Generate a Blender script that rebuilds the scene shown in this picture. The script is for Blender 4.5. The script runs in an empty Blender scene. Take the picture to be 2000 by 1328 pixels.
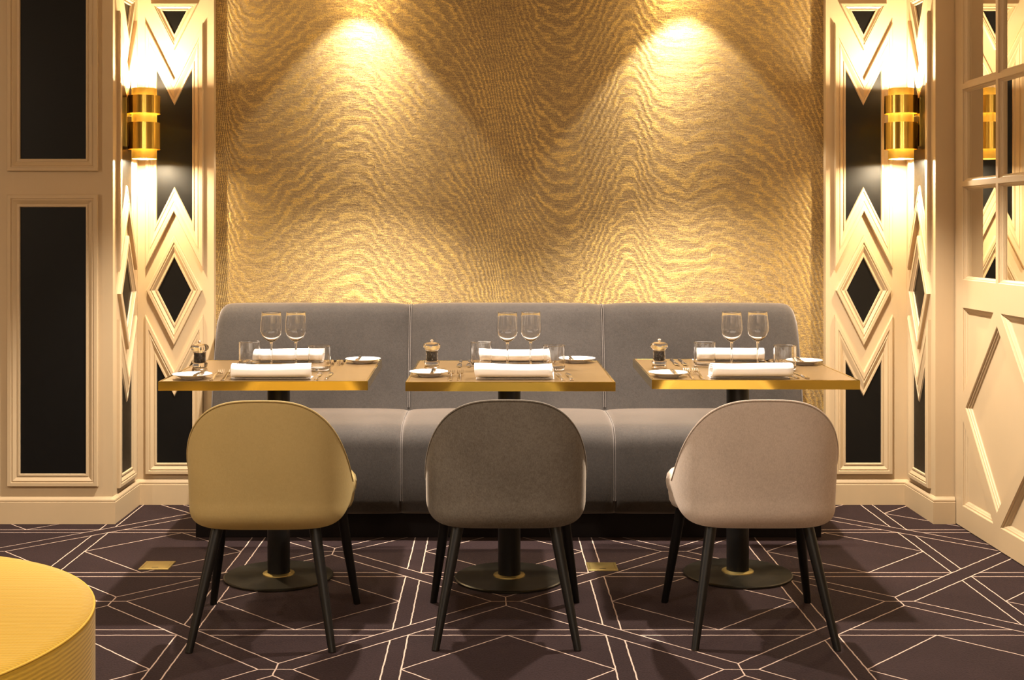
import bpy, bmesh, math, random
from mathutils import Vector, Matrix, geometry
random.seed(7)
PI = math.pi
S = bpy.context.scene
COL = S.collection

# ------------------------------------------------------------------ camera numbers
F = 2480.0; PX0 = 960.0; PY0 = 449.0; CH = 1.257
def wx(px, d): return (px - PX0) * d / F
def wz(py, d): return CH - (py - PY0) * d / F

# ------------------------------------------------------------------ node helper
class NG:
    def __init__(self, name):
        self.mat = bpy.data.materials.new(name)
        self.mat.use_nodes = True
        self.nt = self.mat.node_tree
        self.nt.nodes.clear()
        self.out = self.nt.nodes.new('ShaderNodeOutputMaterial')
    def n(self, t, **kw):
        nd = self.nt.nodes.new(t)
        for k, v in kw.items(): setattr(nd, k, v)
        return nd
    def link(self, a, b): self.nt.links.new(a, b)
    def put(self, sock, v):
        if hasattr(v, 'is_output'): self.link(v, sock)
        else: sock.default_value = v
    def m(self, op, *args, clamp=False):
        nd = self.n('ShaderNodeMath', operation=op, use_clamp=clamp)
        for i, a in enumerate(args): self.put(nd.inputs[i], a)
        return nd.outputs[0]
    def coords(self, kind='Object'):
        return self.n('ShaderNodeTexCoord').outputs[kind]
    def sep(self, v):
        nd = self.n('ShaderNodeSeparateXYZ'); self.link(v, nd.inputs[0]); return nd.outputs
    def comb(self, x, y, z):
        nd = self.n('ShaderNodeCombineXYZ')
        for i, a in enumerate((x, y, z)): self.put(nd.inputs[i], a)
        return nd.outputs[0]
    def mapping(self, v, scale=(1, 1, 1), loc=(0, 0, 0)):
        nd = self.n('ShaderNodeMapping'); self.link(v, nd.inputs[0])
        nd.inputs['Scale'].default_value = scale; nd.inputs['Location'].default_value = loc
        return nd.outputs[0]
    def noise(self, v, scale, detail=2.0, rough=0.5):
        nd = self.n('ShaderNodeTexNoise')
        if v is not None: self.link(v, nd.inputs['Vector'])
        nd.inputs['Scale'].default_value = scale; nd.inputs['Detail'].default_value = detail
        nd.inputs['Roughness'].default_value = rough
        return nd.outputs[0]
    def ramp(self, f, stops):
        nd = self.n('ShaderNodeValToRGB'); self.link(f, nd.inputs[0])
        el = nd.color_ramp.elements
        while len(el) < len(stops): el.new(0.5)
        for e, (p, c) in zip(el, stops):
            e.position = p; e.color = (c, c, c, 1) if not hasattr(c, '__len__') else (*c, 1)
        return nd.outputs[0]
    def mix(self, f, a, b):
        nd = self.n('ShaderNodeMix', data_type='RGBA')
        self.put(nd.inputs[0], f)
        for i, v in ((6, a), (7, b)):
            if hasattr(v, 'is_output'): self.link(v, nd.inputs[i])
            else: nd.inputs[i].default_value = (*v, 1)
        return nd.outputs[2]
    def mapr(self, f, a, b, c=0.0, d=1.0, smooth=True):
        nd = self.n('ShaderNodeMapRange', interpolation_type='SMOOTHSTEP' if smooth else 'LINEAR')
        self.put(nd.inputs[0], f)
        for i, v in enumerate((a, b, c, d)): nd.inputs[i + 1].default_value = v
        return nd.outputs[0]
    def bump(self, h, strength=0.3, dist=0.01):
        nd = self.n('ShaderNodeBump'); self.link(h, nd.inputs['Height'])
        nd.inputs['Strength'].default_value = strength; nd.inputs['Distance'].default_value = dist
        return nd.outputs[0]
    def bsdf(self, **kw):
        nd = self.n('ShaderNodeBsdfPrincipled')
        for k, v in kw.items():
            k = k.replace('_', ' ')
            s = nd.inputs[k]
            if hasattr(v, 'is_output'): self.link(v, s)
            elif s.type == 'RGBA' and len(v) == 3: s.default_value = (*v, 1)
            else: s.default_value = v
        self.link(nd.outputs[0], self.out.inputs[0])
        return nd

def simple(name, col, rough=0.5, metal=0.0, **kw):
    g = NG(name); g.bsdf(Base_Color=col, Roughness=rough, Metallic=metal, **kw); return g.mat

# ------------------------------------------------------------------ materials
def mat_paint():
    g = NG('cream_paint'); c = g.coords()
    n1 = g.noise(c, 3.0, 3); n2 = g.noise(g.mapping(c, (14, 14, 2)), 5.0, 3)
    k = g.mix(g.m('MULTIPLY', n1, 0.5), (0.52, 0.38, 0.222), (0.455, 0.33, 0.187))
    k = g.mix(g.m('MULTIPLY', n2, 0.25), k, (0.55, 0.41, 0.25))
    g.bsdf(Base_Color=k, Roughness=0.45, Normal=g.bump(n2, 0.05, 0.002))
    return g.mat
def mat_black():
    g = NG('black_lacquer'); c = g.coords()
    n = g.noise(c, 40.0, 2)
    g.bsdf(Base_Color=(0.0022, 0.0020, 0.0018), Roughness=g.mapr(n, 0, 1, 0.40, 0.47), Specular_IOR_Level=0.25)
    return g.mat
def velvet(name, col, col2, sheen, scol, rough=0.75, mott=1.0, srough=0.3):
    g = NG(name); c = g.coords()
    n1 = g.noise(c, 5.0, 4, 0.6); n2 = g.noise(c, 90.0, 2, 0.7); n3 = g.noise(g.mapping(c, (1, 1, 0.25)), 420.0, 1)
    n4 = g.noise(g.mapping(c, (1, 1, 0.5)), 330.0, 2, 0.7)
    f = g.m('ADD', g.m('MULTIPLY', n1, 0.35), g.m('ADD', g.m('MULTIPLY', n2, 0.25), g.m('MULTIPLY', n4, 0.4)))
    f = g.mapr(f, 0.32, 0.68)
    k = g.mix(g.m('MULTIPLY', f, mott), col, col2)
    h = g.m('ADD', g.m('MULTIPLY', n3, 0.6), g.m('MULTIPLY', n2, 0.4))
    g.bsdf(Base_Color=k, Roughness=rough, Sheen_Weight=sheen, Sheen_Tint=scol, Sheen_Roughness=srough,
           Specular_IOR_Level=0.2, Normal=g.bump(h, 0.25, 0.002))
    return g.mat
def mat_gold_wall():
    g = NG('gold_moire_wallpaper'); c = g.coords(); o = g.sep(c)
    x, z = o[0], o[2]
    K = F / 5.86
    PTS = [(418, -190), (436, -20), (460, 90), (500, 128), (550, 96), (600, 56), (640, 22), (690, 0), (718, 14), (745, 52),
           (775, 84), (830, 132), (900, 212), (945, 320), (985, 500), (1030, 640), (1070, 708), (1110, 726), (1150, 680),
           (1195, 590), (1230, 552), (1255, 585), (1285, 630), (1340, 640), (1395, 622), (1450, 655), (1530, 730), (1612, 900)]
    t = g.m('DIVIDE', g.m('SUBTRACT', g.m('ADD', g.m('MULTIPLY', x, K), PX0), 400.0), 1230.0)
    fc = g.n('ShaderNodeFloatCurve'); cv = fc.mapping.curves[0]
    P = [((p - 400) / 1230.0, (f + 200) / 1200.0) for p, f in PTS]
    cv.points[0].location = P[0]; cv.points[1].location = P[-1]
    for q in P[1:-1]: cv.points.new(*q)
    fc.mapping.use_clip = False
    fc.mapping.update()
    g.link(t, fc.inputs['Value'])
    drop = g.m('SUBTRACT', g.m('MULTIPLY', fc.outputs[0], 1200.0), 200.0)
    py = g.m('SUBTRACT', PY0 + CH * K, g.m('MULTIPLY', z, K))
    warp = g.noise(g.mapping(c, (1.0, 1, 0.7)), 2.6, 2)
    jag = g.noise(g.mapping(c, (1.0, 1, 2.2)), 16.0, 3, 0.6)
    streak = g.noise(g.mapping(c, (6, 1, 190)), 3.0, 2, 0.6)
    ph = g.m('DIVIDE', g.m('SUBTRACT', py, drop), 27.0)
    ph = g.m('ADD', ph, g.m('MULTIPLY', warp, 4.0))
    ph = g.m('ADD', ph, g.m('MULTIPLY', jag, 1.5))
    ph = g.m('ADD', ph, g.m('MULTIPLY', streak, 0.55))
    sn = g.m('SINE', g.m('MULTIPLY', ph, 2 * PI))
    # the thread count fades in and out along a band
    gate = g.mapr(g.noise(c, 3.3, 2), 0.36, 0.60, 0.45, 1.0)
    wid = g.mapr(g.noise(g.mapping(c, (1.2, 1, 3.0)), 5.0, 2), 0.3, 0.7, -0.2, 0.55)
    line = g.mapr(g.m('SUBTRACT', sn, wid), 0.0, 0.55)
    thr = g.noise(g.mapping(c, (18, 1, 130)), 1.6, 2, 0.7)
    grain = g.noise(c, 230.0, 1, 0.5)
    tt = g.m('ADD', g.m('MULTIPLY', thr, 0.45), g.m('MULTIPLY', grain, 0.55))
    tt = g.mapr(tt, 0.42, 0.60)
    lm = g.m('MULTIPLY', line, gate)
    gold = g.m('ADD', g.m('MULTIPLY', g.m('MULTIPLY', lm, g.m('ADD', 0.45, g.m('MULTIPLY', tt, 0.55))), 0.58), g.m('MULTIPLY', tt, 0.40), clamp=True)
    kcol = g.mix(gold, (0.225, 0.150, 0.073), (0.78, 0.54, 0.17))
    seam = None
    for px in (973.0, 1531.0, 415.0):
        s = g.m('LESS_THAN', g.m('ABSOLUTE', g.m('SUBTRACT', x, wx(px, 5.86))), 0.0011)
        seam = s if seam is None else g.m('MAXIMUM', seam, s)
    kcol = g.mix(g.m('MULTIPLY', seam, 0.35), kcol, (0.75, 0.55, 0.25))
    metal = g.mapr(gold, 0.0, 1.0, 0.62, 0.97, False)
    rough = g.mapr(gold, 0.0, 1.0, 0.55, 0.35, False)
    hgt = g.m('ADD', g.m('MULTIPLY', sn, 0.65), g.m('MULTIPLY', tt, 0.22))
    tan = g.comb(0.0, 0.0, 1.0)
    g.bsdf(Base_Color=kcol, Metallic=metal, Roughness=rough, Anisotropic=0.75, Tangent=tan,
           Coat_Weight=0.45, Coat_Roughness=0.36, Normal=g.bump(hgt, 0.28, 0.004))
    return g.mat
def mat_carpet():
    g = NG('aubergine_carpet'); c = g.coords(); o = g.sep(c)
    P = 0.6665; h = P / 2; HW = 0.0022; BW = 0.035; GL = 0.0265
    w1 = g.noise(c, 24.0, 2); w2 = g.noise(g.mapping(c, (1, 1, 1), (7.3, 2.1, 0)), 24.0, 2)
    x = g.m('ADD', o[0], g.m('MULTIPLY', g.m('SUBTRACT', w1, 0.5), 0.0052))
    y = g.m('ADD', o[1], g.m('MULTIPLY', g.m('SUBTRACT', w2, 0.5), 0.0052))
    u = g.m('DIVIDE', g.m('ADD', x, 0.285), P); v = g.m('DIVIDE', g.m('SUBTRACT', y, 4.632), P)
    iu = g.m('FLOOR', u); iv = g.m('FLOOR', v)
    a = g.m('MULTIPLY', g.m('SUBTRACT', g.m('SUBTRACT', u, iu), 0.5), P)
    b = g.m('MULTIPLY', g.m('SUBTRACT', g.m('SUBTRACT', v, iv), 0.5), P)
    par = g.m('FLOORED_MODULO', g.m('ADD', iu, iv), 2.0)
    isx = g.m('GREATER_THAN', par, 0.5)
    ab = g.m('ABSOLUTE', a); bb = g.m('ABSOLUTE', b)
    R = 1 / math.sqrt(2)
    s = g.m('MULTIPLY', g.m('ABSOLUTE', g.m('SUBTRACT', a, b)), R)
    t = g.m('MULTIPLY', g.m('ABSOLUTE', g.m('ADD', a, b)), R)
    def near(v_, at, hw): return g.m('LESS_THAN', g.m('ABSOLUTE', g.m('SUBTRACT', v_, at)), hw)
    ea = g.m('SUBTRACT', h, ab); eb = g.m('SUBTRACT', h, bb)
    grid = g.m('MAXIMUM', near(ea, GL, HW), near(eb, GL, HW))
    outband = g.m('MULTIPLY', g.m('GREATER_THAN', s, BW), g.m('GREATER_THAN', t, BW))
    ls = g.m('MULTIPLY', near(s, BW, HW), g.m('GREATER_THAN', t, BW - HW))
    lt = g.m('MULTIPLY', near(t, BW, HW), g.m('GREATER_THAN', s, BW - HW))
    cr = g.m('MULTIPLY', g.m('MAXIMUM', g.m('LESS_THAN', ab, HW), g.m('LESS_THAN', bb, HW)),
             g.m('LESS_THAN', g.m('ADD', ab, bb), BW * 1.42))
    X = g.m('MAXIMUM', g.m('MAXIMUM', ls, lt), g.m('MAXIMUM', cr, g.m('MULTIPLY', grid, outband)))
    q = g.m('MULTIPLY', g.m('ADD', ea, eb), R)
    D = g.m('MAXIMUM', g.m('MULTIPLY', grid, g.m('GREATER_THAN', q, BW)), near(q, BW, HW))
    D = g.m('MAXIMUM', D, near(g.m('MULTIPLY', g.m('ADD', ab, bb), R), (h - GL) * R, HW))
    line = g.m('ADD', g.m('MULTIPLY', isx, X), g.m('MULTIPLY', g.m('SUBTRACT', 1.0, isx), D), clamp=True)
    n1 = g.noise(c, 170.0, 2, 0.7); n2 = g.noise(c, 4.0, 3)
    f = g.m('ADD', g.m('MULTIPLY', n1, 0.75), g.m('MULTIPLY', n2, 0.25))
    base = g.mix(g.mapr(f, 0.36, 0.64), (0.0085, 0.0043, 0.0043), (0.0215, 0.0114, 0.0116))
    k = g.mix(g.m('MULTIPLY', line, 0.95), base, (0.52, 0.38, 0.30))
    hgt = g.m('ADD', g.m('MULTIPLY', n1, 1.0), g.m('MULTIPLY', line, 0.4))
    g.bsdf(Base_Color=k, Roughness=0.95, Specular_IOR_Level=0.1, Sheen_Weight=0.1, Sheen_Tint=(0.7, 0.5, 0.5),
           Normal=g.bump(hgt, 0.5, 0.004))
    return g.mat
def mat_brass(name, col, rough, brushed=None):
    g = NG(name); c = g.coords()
    if brushed:
        n = g.noise(g.mapping(c, brushed), 1.0, 2)
        g.bsdf(Base_Color=col, Metallic=1.0, Roughness=g.mapr(n, 0.3, 0.7, rough * 0.8, rough * 1.25), Normal=g.bump(n, 0.06, 0.001))
    else:
        n = g.noise(c, 6.0, 2)
        g.bsdf(Base_Color=col, Metallic=1.0, Roughness=g.mapr(n, 0.3, 0.7, rough * 0.85, rough * 1.15), Normal=g.bump(n, 0.03, 0.004))
    return g.mat
def mat_pouf(name, ax):
    g = NG(name); c = g.coords(); o = g.sep(c)
    w = g.noise(c, 14.0, 2)
    rows = g.m('SINE', g.m('MULTIPLY', g.m('ADD', o[ax], g.m('MULTIPLY', w, 0.006)), 2 * PI / 0.0095))
    cols = g.m('SINE', g.m('MULTIPLY', g.m('ADD', o[0], g.m('MULTIPLY', rows, 0.0012)), 2 * PI / 0.009))
    hh = g.m('ADD', rows, g.m('MULTIPLY', g.m('MULTIPLY', cols, rows), 0.55))
    k = g.mix(g.mapr(hh, -1.2, 0.8), (0.41, 0.238, 0.012), (0.51, 0.30, 0.018))
    g.bsdf(Base_Color=k, Roughness=0.6, Specular_IOR_Level=0.3, Sheen_Weight=0.15, Normal=g.bump(hh, 0.20 if ax == 1 else 0.12, 0.0022))
    return g.mat
def mat_bronze_top():
    g = NG('bronze_tabletop'); c = g.coords()
    n = g.noise(g.mapping(c, (3, 60, 3)), 2.0, 2)
    k = g.mix(n, (0.20, 0.125, 0.055), (0.23, 0.148, 0.068))
    g.bsdf(Base_Color=k, Roughness=0.34, Metallic=0.75, Specular_IOR_Level=0.5, Coat_Weight=0.15, Coat_Roughness=0.14)
    return g.mat
def mat_linen():
    g = NG('white_linen'); c = g.coords()
    n = g.noise(c, 500.0, 1); n2 = g.noise(c, 25.0, 2)
    g.bsdf(Base_Color=(0.88, 0.84, 0.81), Roughness=0.8, Normal=g.bump(g.m('ADD', g.m('MULTIPLY', n, 0.3), n2), 0.15, 0.003))
    return g.mat
def mat_pepper():
    g = NG('peppercorns'); c = g.coords()
    vo = g.n('ShaderNodeTexVoronoi'); g.link(c, vo.inputs['Vector']); vo.inputs['Scale'].default_value = 240.0
    k = g.mix(g.mapr(vo.outputs['Distance'], 0.1, 0.6), (0.055, 0.03, 0.018), (0.006, 0.004, 0.003))
    g.bsdf(Base_Color=k, Roughness=0.5, Normal=g.bump(vo.outputs['Distance'], 0.6, 0.003))
    return g.mat

M = {}
M['paint'] = mat_paint()
M['black'] = mat_black()
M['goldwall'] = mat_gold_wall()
M['carpet'] = mat_carpet()
M['bench'] = velvet('grey_velvet', (0.025, 0.0205, 0.0175), (0.046, 0.0380, 0.033), 0.48, (0.98, 0.84, 0.74), srough=0.46)
M['bench_pipe'] = velvet('grey_velvet_piping', (0.10, 0.086, 0.077), (0.13, 0.11, 0.10), 0.4, (0.9, 0.78, 0.66))
M['chair_a'] = velvet('mustard_velvet', (0.345, 0.245, 0.095), (0.395, 0.285, 0.118), 0.2, (0.9, 0.75, 0.4), mott=0.8)
M['chair_b'] = velvet('charcoal_velvet', (0.092, 0.075, 0.057), (0.165, 0.138, 0.108), 0.3, (0.85, 0.7, 0.55))
M['chair_c'] = velvet('rose_taupe_velvet', (0.43, 0.340, 0.268), (0.56, 0.450, 0.36), 0.25, (0.95, 0.8, 0.7))
M['leg'] = simple('black_stained_wood', (0.0045, 0.0038, 0.0034), 0.40, Specular_IOR_Level=0.3)
M['pole'] = simple('black_powder_coat', (0.0045, 0.0038, 0.0034), 0.42, Specular_IOR_Level=0.3)
M['plinth'] = simple('dark_plinth', (0.005, 0.0025, 0.0025), 0.6, Specular_IOR_Level=0.2)
M['base'] = mat_brass('blackened_steel', (0.060, 0.054, 0.042), 0.40)
M['brass'] = mat_brass('polished_brass', (0.78, 0.57, 0.12), 0.12)
M['sconce'] = mat_brass('brushed_brass', (0.90, 0.65, 0.15), 0.20)
M['satin'] = mat_brass('satin_brass', (0.90, 0.62, 0.14), 0.5)
M['bronze'] = simple('dark_bronze', (0.045, 0.03, 0.014), 0.35, 0.9)
M['top'] = mat_bronze_top()
M['linen'] = mat_linen()
M['china'] = simple('white_china', (0.82, 0.76, 0.70), 0.12, Coat_Weight=0.3)
M['steel'] = simple('polished_cutlery_steel', (0.80, 0.74, 0.66), 0.14, 1.0)
M['glass'] = simple('clear_glass', (1, 1, 1), 0.0, Transmission_Weight=1.0, IOR=1.48)
M['acrylic'] = simple('clear_acrylic', (0.99, 0.97, 0.94), 0.02, Transmission_Weight=1.0, IOR=1.49)
M['pepper'] = mat_pepper()
M['pouf'] = mat_pouf('yellow_woven_top', 1); M['pouf_side'] = mat_pouf('yellow_woven_side', 2)
M['pouf_pipe'] = simple('yellow_piping', (0.66, 0.40, 0.05), 0.6)
M['mirror'] = simple('mirror_glass', (0.82, 0.80, 0.74), 0.015, 1.0)
M['ceil'] = simple('ceiling_paint', (0.50, 0.42, 0.32), 0.8)
M['lidbrass'] = mat_brass('aged_brass', (0.40, 0.30, 0.11), 0.45)
gb = NG('sconce_bulb')
em = gb.n('ShaderNodeEmission'); em.inputs[0].default_value = (1, 0.62, 0.25, 1); em.inputs[1].default_value = 60.0
gb.link(em.outputs[0], gb.out.inputs[0]); M['bulb'] = gb.mat
gb = NG('sconce_ring_light')
em = gb.n('ShaderNodeEmission'); em.inputs[0].default_value = (1, 0.70, 0.28, 1); em.inputs[1].default_value = 330.0
gb.link(em.outputs[0], gb.out.inputs[0]); M['glow'] = gb.mat

# ------------------------------------------------------------------ mesh helpers
def obj(name, verts, faces, mat, parent=None, smooth=False, loc=None):
    me = bpy.data.meshes.new(name)
    me.from_pydata([tuple(v) for v in verts], [], faces)
    me.validate(); me.update()
    if smooth:
        for p in me.polygons: p.use_smooth = True
    o = bpy.data.objects.new(name, me); COL.objects.link(o)
    if mat: me.materials.append(mat)
    if parent: o.parent = parent
    if loc is not None: o.location = loc
    return o
def fix_normals(o):
    bm = bmesh.new(); bm.from_mesh(o.data)
    bmesh.ops.remove_doubles(bm, verts=bm.verts, dist=1e-6)
    bmesh.ops.recalc_face_normals(bm, faces=bm.faces)
    bm.to_mesh(o.data); bm.free(); return o
def bevel(o, w, seg=2):
    md = o.modifiers.new('bevel', 'BEVEL'); md.width = w; md.segments = seg; md.limit_method = 'ANGLE'; md.angle_limit = math.radians(40)
    return o
def boxes(name, blist, mat, parent=None, bev=0.0):
    V, Fc = [], []
    for (x0, x1, y0, y1, z0, z1) in blist:
        k = len(V)
        V += [(x0, y0, z0), (x1, y0, z0), (x1, y1, z0), (x0, y1, z0), (x0, y0, z1), (x1, y0, z1), (x1, y1, z1), (x0, y1, z1)]
        Fc += [tuple(k + i for i in f) for f in ((3, 2, 1, 0), (4, 5, 6, 7), (0, 1, 5, 4), (1, 2, 6, 5), (2, 3, 7, 6), (3, 0, 4, 7))]
    o = obj(name, V, Fc, mat, parent)
    if bev: bevel(o, bev)
    return o
def lathe_data(prof, seg=40, closed=False):
    V, Fc = [], []; n = len(prof); idx = []
    for (r, z) in prof:
        if r < 1e-6: idx.append([len(V)]); V.append((0, 0, z))
        else:
            idx.append(list(range(len(V), len(V) + seg)))
            V += [(r * math.cos(2 * PI * i / seg), r * math.sin(2 * PI * i / seg), z) for i in range(seg)]
    rng = range(n) if closed else range(n - 1)
    for k in rng:
        A, B = idx[k], idx[(k + 1) % n]
        for i in range(seg):
            j = (i + 1) % seg
            if len(A) == 1 and len(B) == 1: continue
            if len(A) == 1: Fc.append((A[0], B[j], B[i]))
            elif len(B) == 1: Fc.append((A[i], A[j], B[0]))
            else: Fc.append((A[i], A[j], B[j], B[i]))
    return V, Fc
def lathe(name, prof, mat, parent=None, seg=40, closed=False, loc=None, smooth=True, sharp=35):
    V, Fc = lathe_data(prof, seg, closed)
    o = obj(name, V, Fc, mat, parent, smooth, loc)
    fix_normals(o)
    if smooth: sharpen(o, sharp)
    return o
def sharpen(o, deg=35):
    bm = bmesh.new(); bm.from_mesh(o.data)
    for e in bm.edges:
        if len(e.link_faces) == 2 and e.calc_face_angle(0) > math.radians(deg): e.smooth = False
    bm.to_mesh(o.data); bm.free()
def tube(name, pts, rad, mat, parent=None, seg=8, radii=None, caps=True):
    pts = [Vector(p) for p in pts]; V, Fc = [], []
    n = len(pts); up = None
    for i, p in enumerate(pts):
        t = (pts[min(i + 1, n - 1)] - pts[max(i - 1, 0)]).normalized()
        if up is None:
            up = Vector((0, 0, 1)) if abs(t.z) < 0.9 else Vector((0, 1, 0))
        s = t.cross(up).normalized(); up = s.cross(t).normalized()
        r = radii[i] if radii else rad
        for k in range(seg):
            a = 2 * PI * k / seg
            V.append(p + s * (r * math.cos(a)) + up * (r * math.sin(a)))
    for i in range(n - 1):
        for k in range(seg):
            k2 = (k + 1) % seg
            Fc.append((i * seg + k, i * seg + k2, (i + 1) * seg + k2, (i + 1) * seg + k))
    if caps:
        Fc.append(tuple(range(seg))[::-1]); Fc.append(tuple((n - 1) * seg + k for k in range(seg)))
    o = obj(name, V, Fc, mat, parent, True); fix_normals(o); sharpen(o, 50); return o
def poly_inset(P, w):
    """inward mitred offset of a CCW polygon"""
    n = len(P); out = []
    for i in range(n):
        p0, p1, p2 = Vector(P[i - 1]), Vector(P[i]), Vector(P[(i + 1) % n])
        d1 = (p1 - p0).normalized(); d2 = (p2 - p1).normalized()
        n1 = Vector((-d1.y, d1.x)); n2 = Vector((-d2.y, d2.x))
        m = n1 + n2
        k = w / max(0.05, (1 + n1.dot(n2)))
        out.append(p1 + m * k)
    return out
def thing(name, label, cat, loc=(0, 0, 0), rz=0.0, group=None):
    o = bpy.data.objects.new(name, None); COL.objects.link(o)
    o.empty_display_size = 0.1; o.location = loc; o.rotation_euler = (0, 0, rz)
    tag(o, label, cat, group); return o
def tag(o, label, cat, group=None):
    o['label'] = label; o['category'] = cat
    if group: o['group'] = group
    return o
def struct(o, label, cat):
    o['kind'] = 'structure'; tag(o, label, cat); return o
def dup(root, loc, rz, label, group=None, mats=None):
    r = root.copy(); COL.objects.link(r); r.location = loc; r.rotation_euler = (root.rotation_euler[0], root.rotation_euler[1], rz)
    r['label'] = label
    if group: r['group'] = group
    def rec(src, dst):
        for ch in list(src.children):
            c = ch.copy(); COL.objects.link(c); c.parent = dst
            if mats and c.data and c.data.materials and c.data.materials[0].name in mats:
                c.data = c.data.copy(); c.data.materials[0] = mats[c.data.materials[0].name]
            rec(ch, c)
    rec(root, r)
    return r

# ------------------------------------------------------------------ room shell
XL, XR = -1.622, 1.902           # the two return walls
YF, YP, YG = 5.44, 5.82, 5.86    # front walls, pilasters, gold wall
XPL, XPR = -1.272, 1.532         # inner edges of the pilasters
XD = 1.985                       # face of the mirrored door on the right
ZC = 2.62
paint = M['paint']
struct(boxes('floor', [(-4.6, 3.2, -2.6, 6.2, -0.05, 0.0)], M['carpet']), 'dark aubergine carpet with thin pale geometric lines', 'floor')
struct(boxes('ceiling', [(-4.6, 3.2, -2.6, 6.2, ZC, ZC + 0.05)], M['ceil']), 'plain pale ceiling over the dining area', 'ceiling')
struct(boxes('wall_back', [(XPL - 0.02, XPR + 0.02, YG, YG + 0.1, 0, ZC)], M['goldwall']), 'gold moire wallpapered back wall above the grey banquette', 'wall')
struct(boxes('wall_back_left', [(XL - 0.1, XPL, YP, YG + 0.1, 0, ZC)], paint), 'cream pilaster wall left of the gold wallpaper', 'wall')
struct(boxes('wall_back_right', [(XPR, XR + 0.1, YP, YG + 0.1, 0, ZC)], paint), 'cream pilaster wall right of the gold wallpaper', 'wall')
struct(boxes('wall_left_return', [(XL - 0.1, XL, YF + 0.1, YP, 0, ZC)], paint), 'narrow cream return wall behind the left sconce', 'wall')
struct(boxes('wall_right_return', [(XR, XR + 0.1, YF + 0.07, YP, 0, ZC)], paint), 'narrow cream return wall behind the right sconce', 'wall')
struct(boxes('wall_left', [(-4.6, XL, YF, YF + 0.1, 0, ZC)], paint), 'cream wall with two tall black panels at the left edge', 'wall')
struct(boxes('wall_right_corner', [(XR, XD + 0.06, YF, YF + 0.07, 0, ZC)], paint), 'slim cream wall strip between right return and mirrored door', 'wall')

MOULD = [(0.0, 0.0), (0.0, 0.0135), (0.05, 0.0165), (0.30, 0.0165), (0.34, 0.0125), (0.40, 0.0125), (0.46, 0.0150),
         (0.62, 0.0105), (0.74, 0.0065), (0.80, 0.0065), (0.82, 0.0095), (0.95, 0.0095), (1.0, 0.003)]
def frame(name, poly, w, to3, prof=MOULD, mat=paint):
    """closed mitred moulding on a wall; to3(u, v, h) -> world. Returns frame object and the inner polygon"""
    if sum(poly[i - 1][0] * poly[i][1] - poly[i][0] * poly[i - 1][1] for i in range(len(poly))) < 0: poly = poly[::-1]
    rings = [[to3(p.x, p.y, h) for p in poly_inset(poly, t * w)] for t, h in prof]
    n = len(poly); V = [v for r in rings for v in r]; Fc = []
    for k in range(len(rings) - 1):
        for i in range(n):
            j = (i + 1) % n
            Fc.append((k * n + i, k * n + j, (k + 1) * n + j, (k + 1) * n + i))
    o = obj(name, V, Fc, mat)
    return o, poly_inset(poly, w)
def panel(name, poly, to3, h, mat, parent):
    tris = geometry.tessellate_polygon([[Vector((p[0], p[1], 0)) for p in poly]])
    return obj(name, [to3(p[0], p[1], h) for p in poly], [tuple(t) for t in tris], mat, parent)
TN = [0]
def trim(poly, w, to3, label, sign):
    TN[0] += 1
    f, inner = frame('trim_%d' % TN[0], poly, w, to3)
    p = panel('black_panel', inner, to3, 0.003, M['black'], f)
    for o in (f, p):
        bm = bmesh.new(); bm.from_mesh(o.data)
        # all faces look out of the wall
        nrm = Vector(to3(0, 0, 1)) - Vector(to3(0, 0, 0))
        fl = [q for q in bm.faces if q.normal.dot(nrm) < -1e-4]
        if len(fl) > len(bm.faces) / 2: bmesh.ops.reverse_faces(bm, faces=bm.faces)
        bm.to_mesh(o.data); bm.free()
    struct(f, label, 'wall moulding')
    return f
W1 = 0.0515
hx = 0.132
shape_A = [(-hx, 2.206), (-hx, 1.076), (0, 1.340), (hx, 1.076), (hx, 2.206), (0, 1.942)]
shape_C = [(-hx, 0.869), (-hx, 0.139), (hx, 0.139), (hx, 0.869), (0, 0.608)]
shape_D = [(-0.127, 0.980), (0, 0.728), (0.127, 0.980), (0, 1.232)]
shape_T = [(-0.108, 2.293), (0, 2.080), (0.108, 2.293)]
faces4 = [
    ('left pilaster', lambda u, v, h: (-1.452 + u, YP - h, v)),
    ('left return', lambda u, v, h: (XL + h, 5.628 + u, v)),
    ('right pilaster', lambda u, v, h: (1.703 + u, YP - h, v)),
    ('right return', lambda u, v, h: (XR - h, 5.628 + u, v)),
]
for nm, f3 in faces4:
    trim(shape_T, 0.033, f3, 'small cream triangle moulding at the top of the %s' % nm, 1)
    trim(shape_A, W1, f3, 'cream moulding framing the tall upper black panel on the %s' % nm, 1)
    trim(shape_D, 0.046, f3, 'cream diamond moulding with black centre on the %s' % nm, 1)
    trim(shape_C, W1, f3, 'cream moulding framing the low black panel on the %s' % nm, 1)
fl = lambda u, v, h: (u, YF - h, v)
trim([(-2.071, 1.508), (-1.683, 1.508), (-1.683, 2.56), (-2.071, 2.56)], 0.054, fl, 'upper black rectangular wall panel at far left', 1)
trim([(-2.071, 0.160), (-1.683, 0.160), (-1.683, 1.408), (-2.071, 1.408)], 0.054, fl, 'lower tall black rectangular wall panel at far left', 1)
trim([(-2.65, 1.508), (-2.262, 1.508), (-2.262, 2.56), (-2.65, 2.56)], 0.054, fl, 'upper black rectangular wall panel beyond the left edge', 1)
trim([(-2.65, 0.160), (-2.262, 0.160), (-2.262, 1.408), (-2.65, 1.408)], 0.054, fl, 'lower tall black wall panel beyond the left edge', 1)

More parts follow.
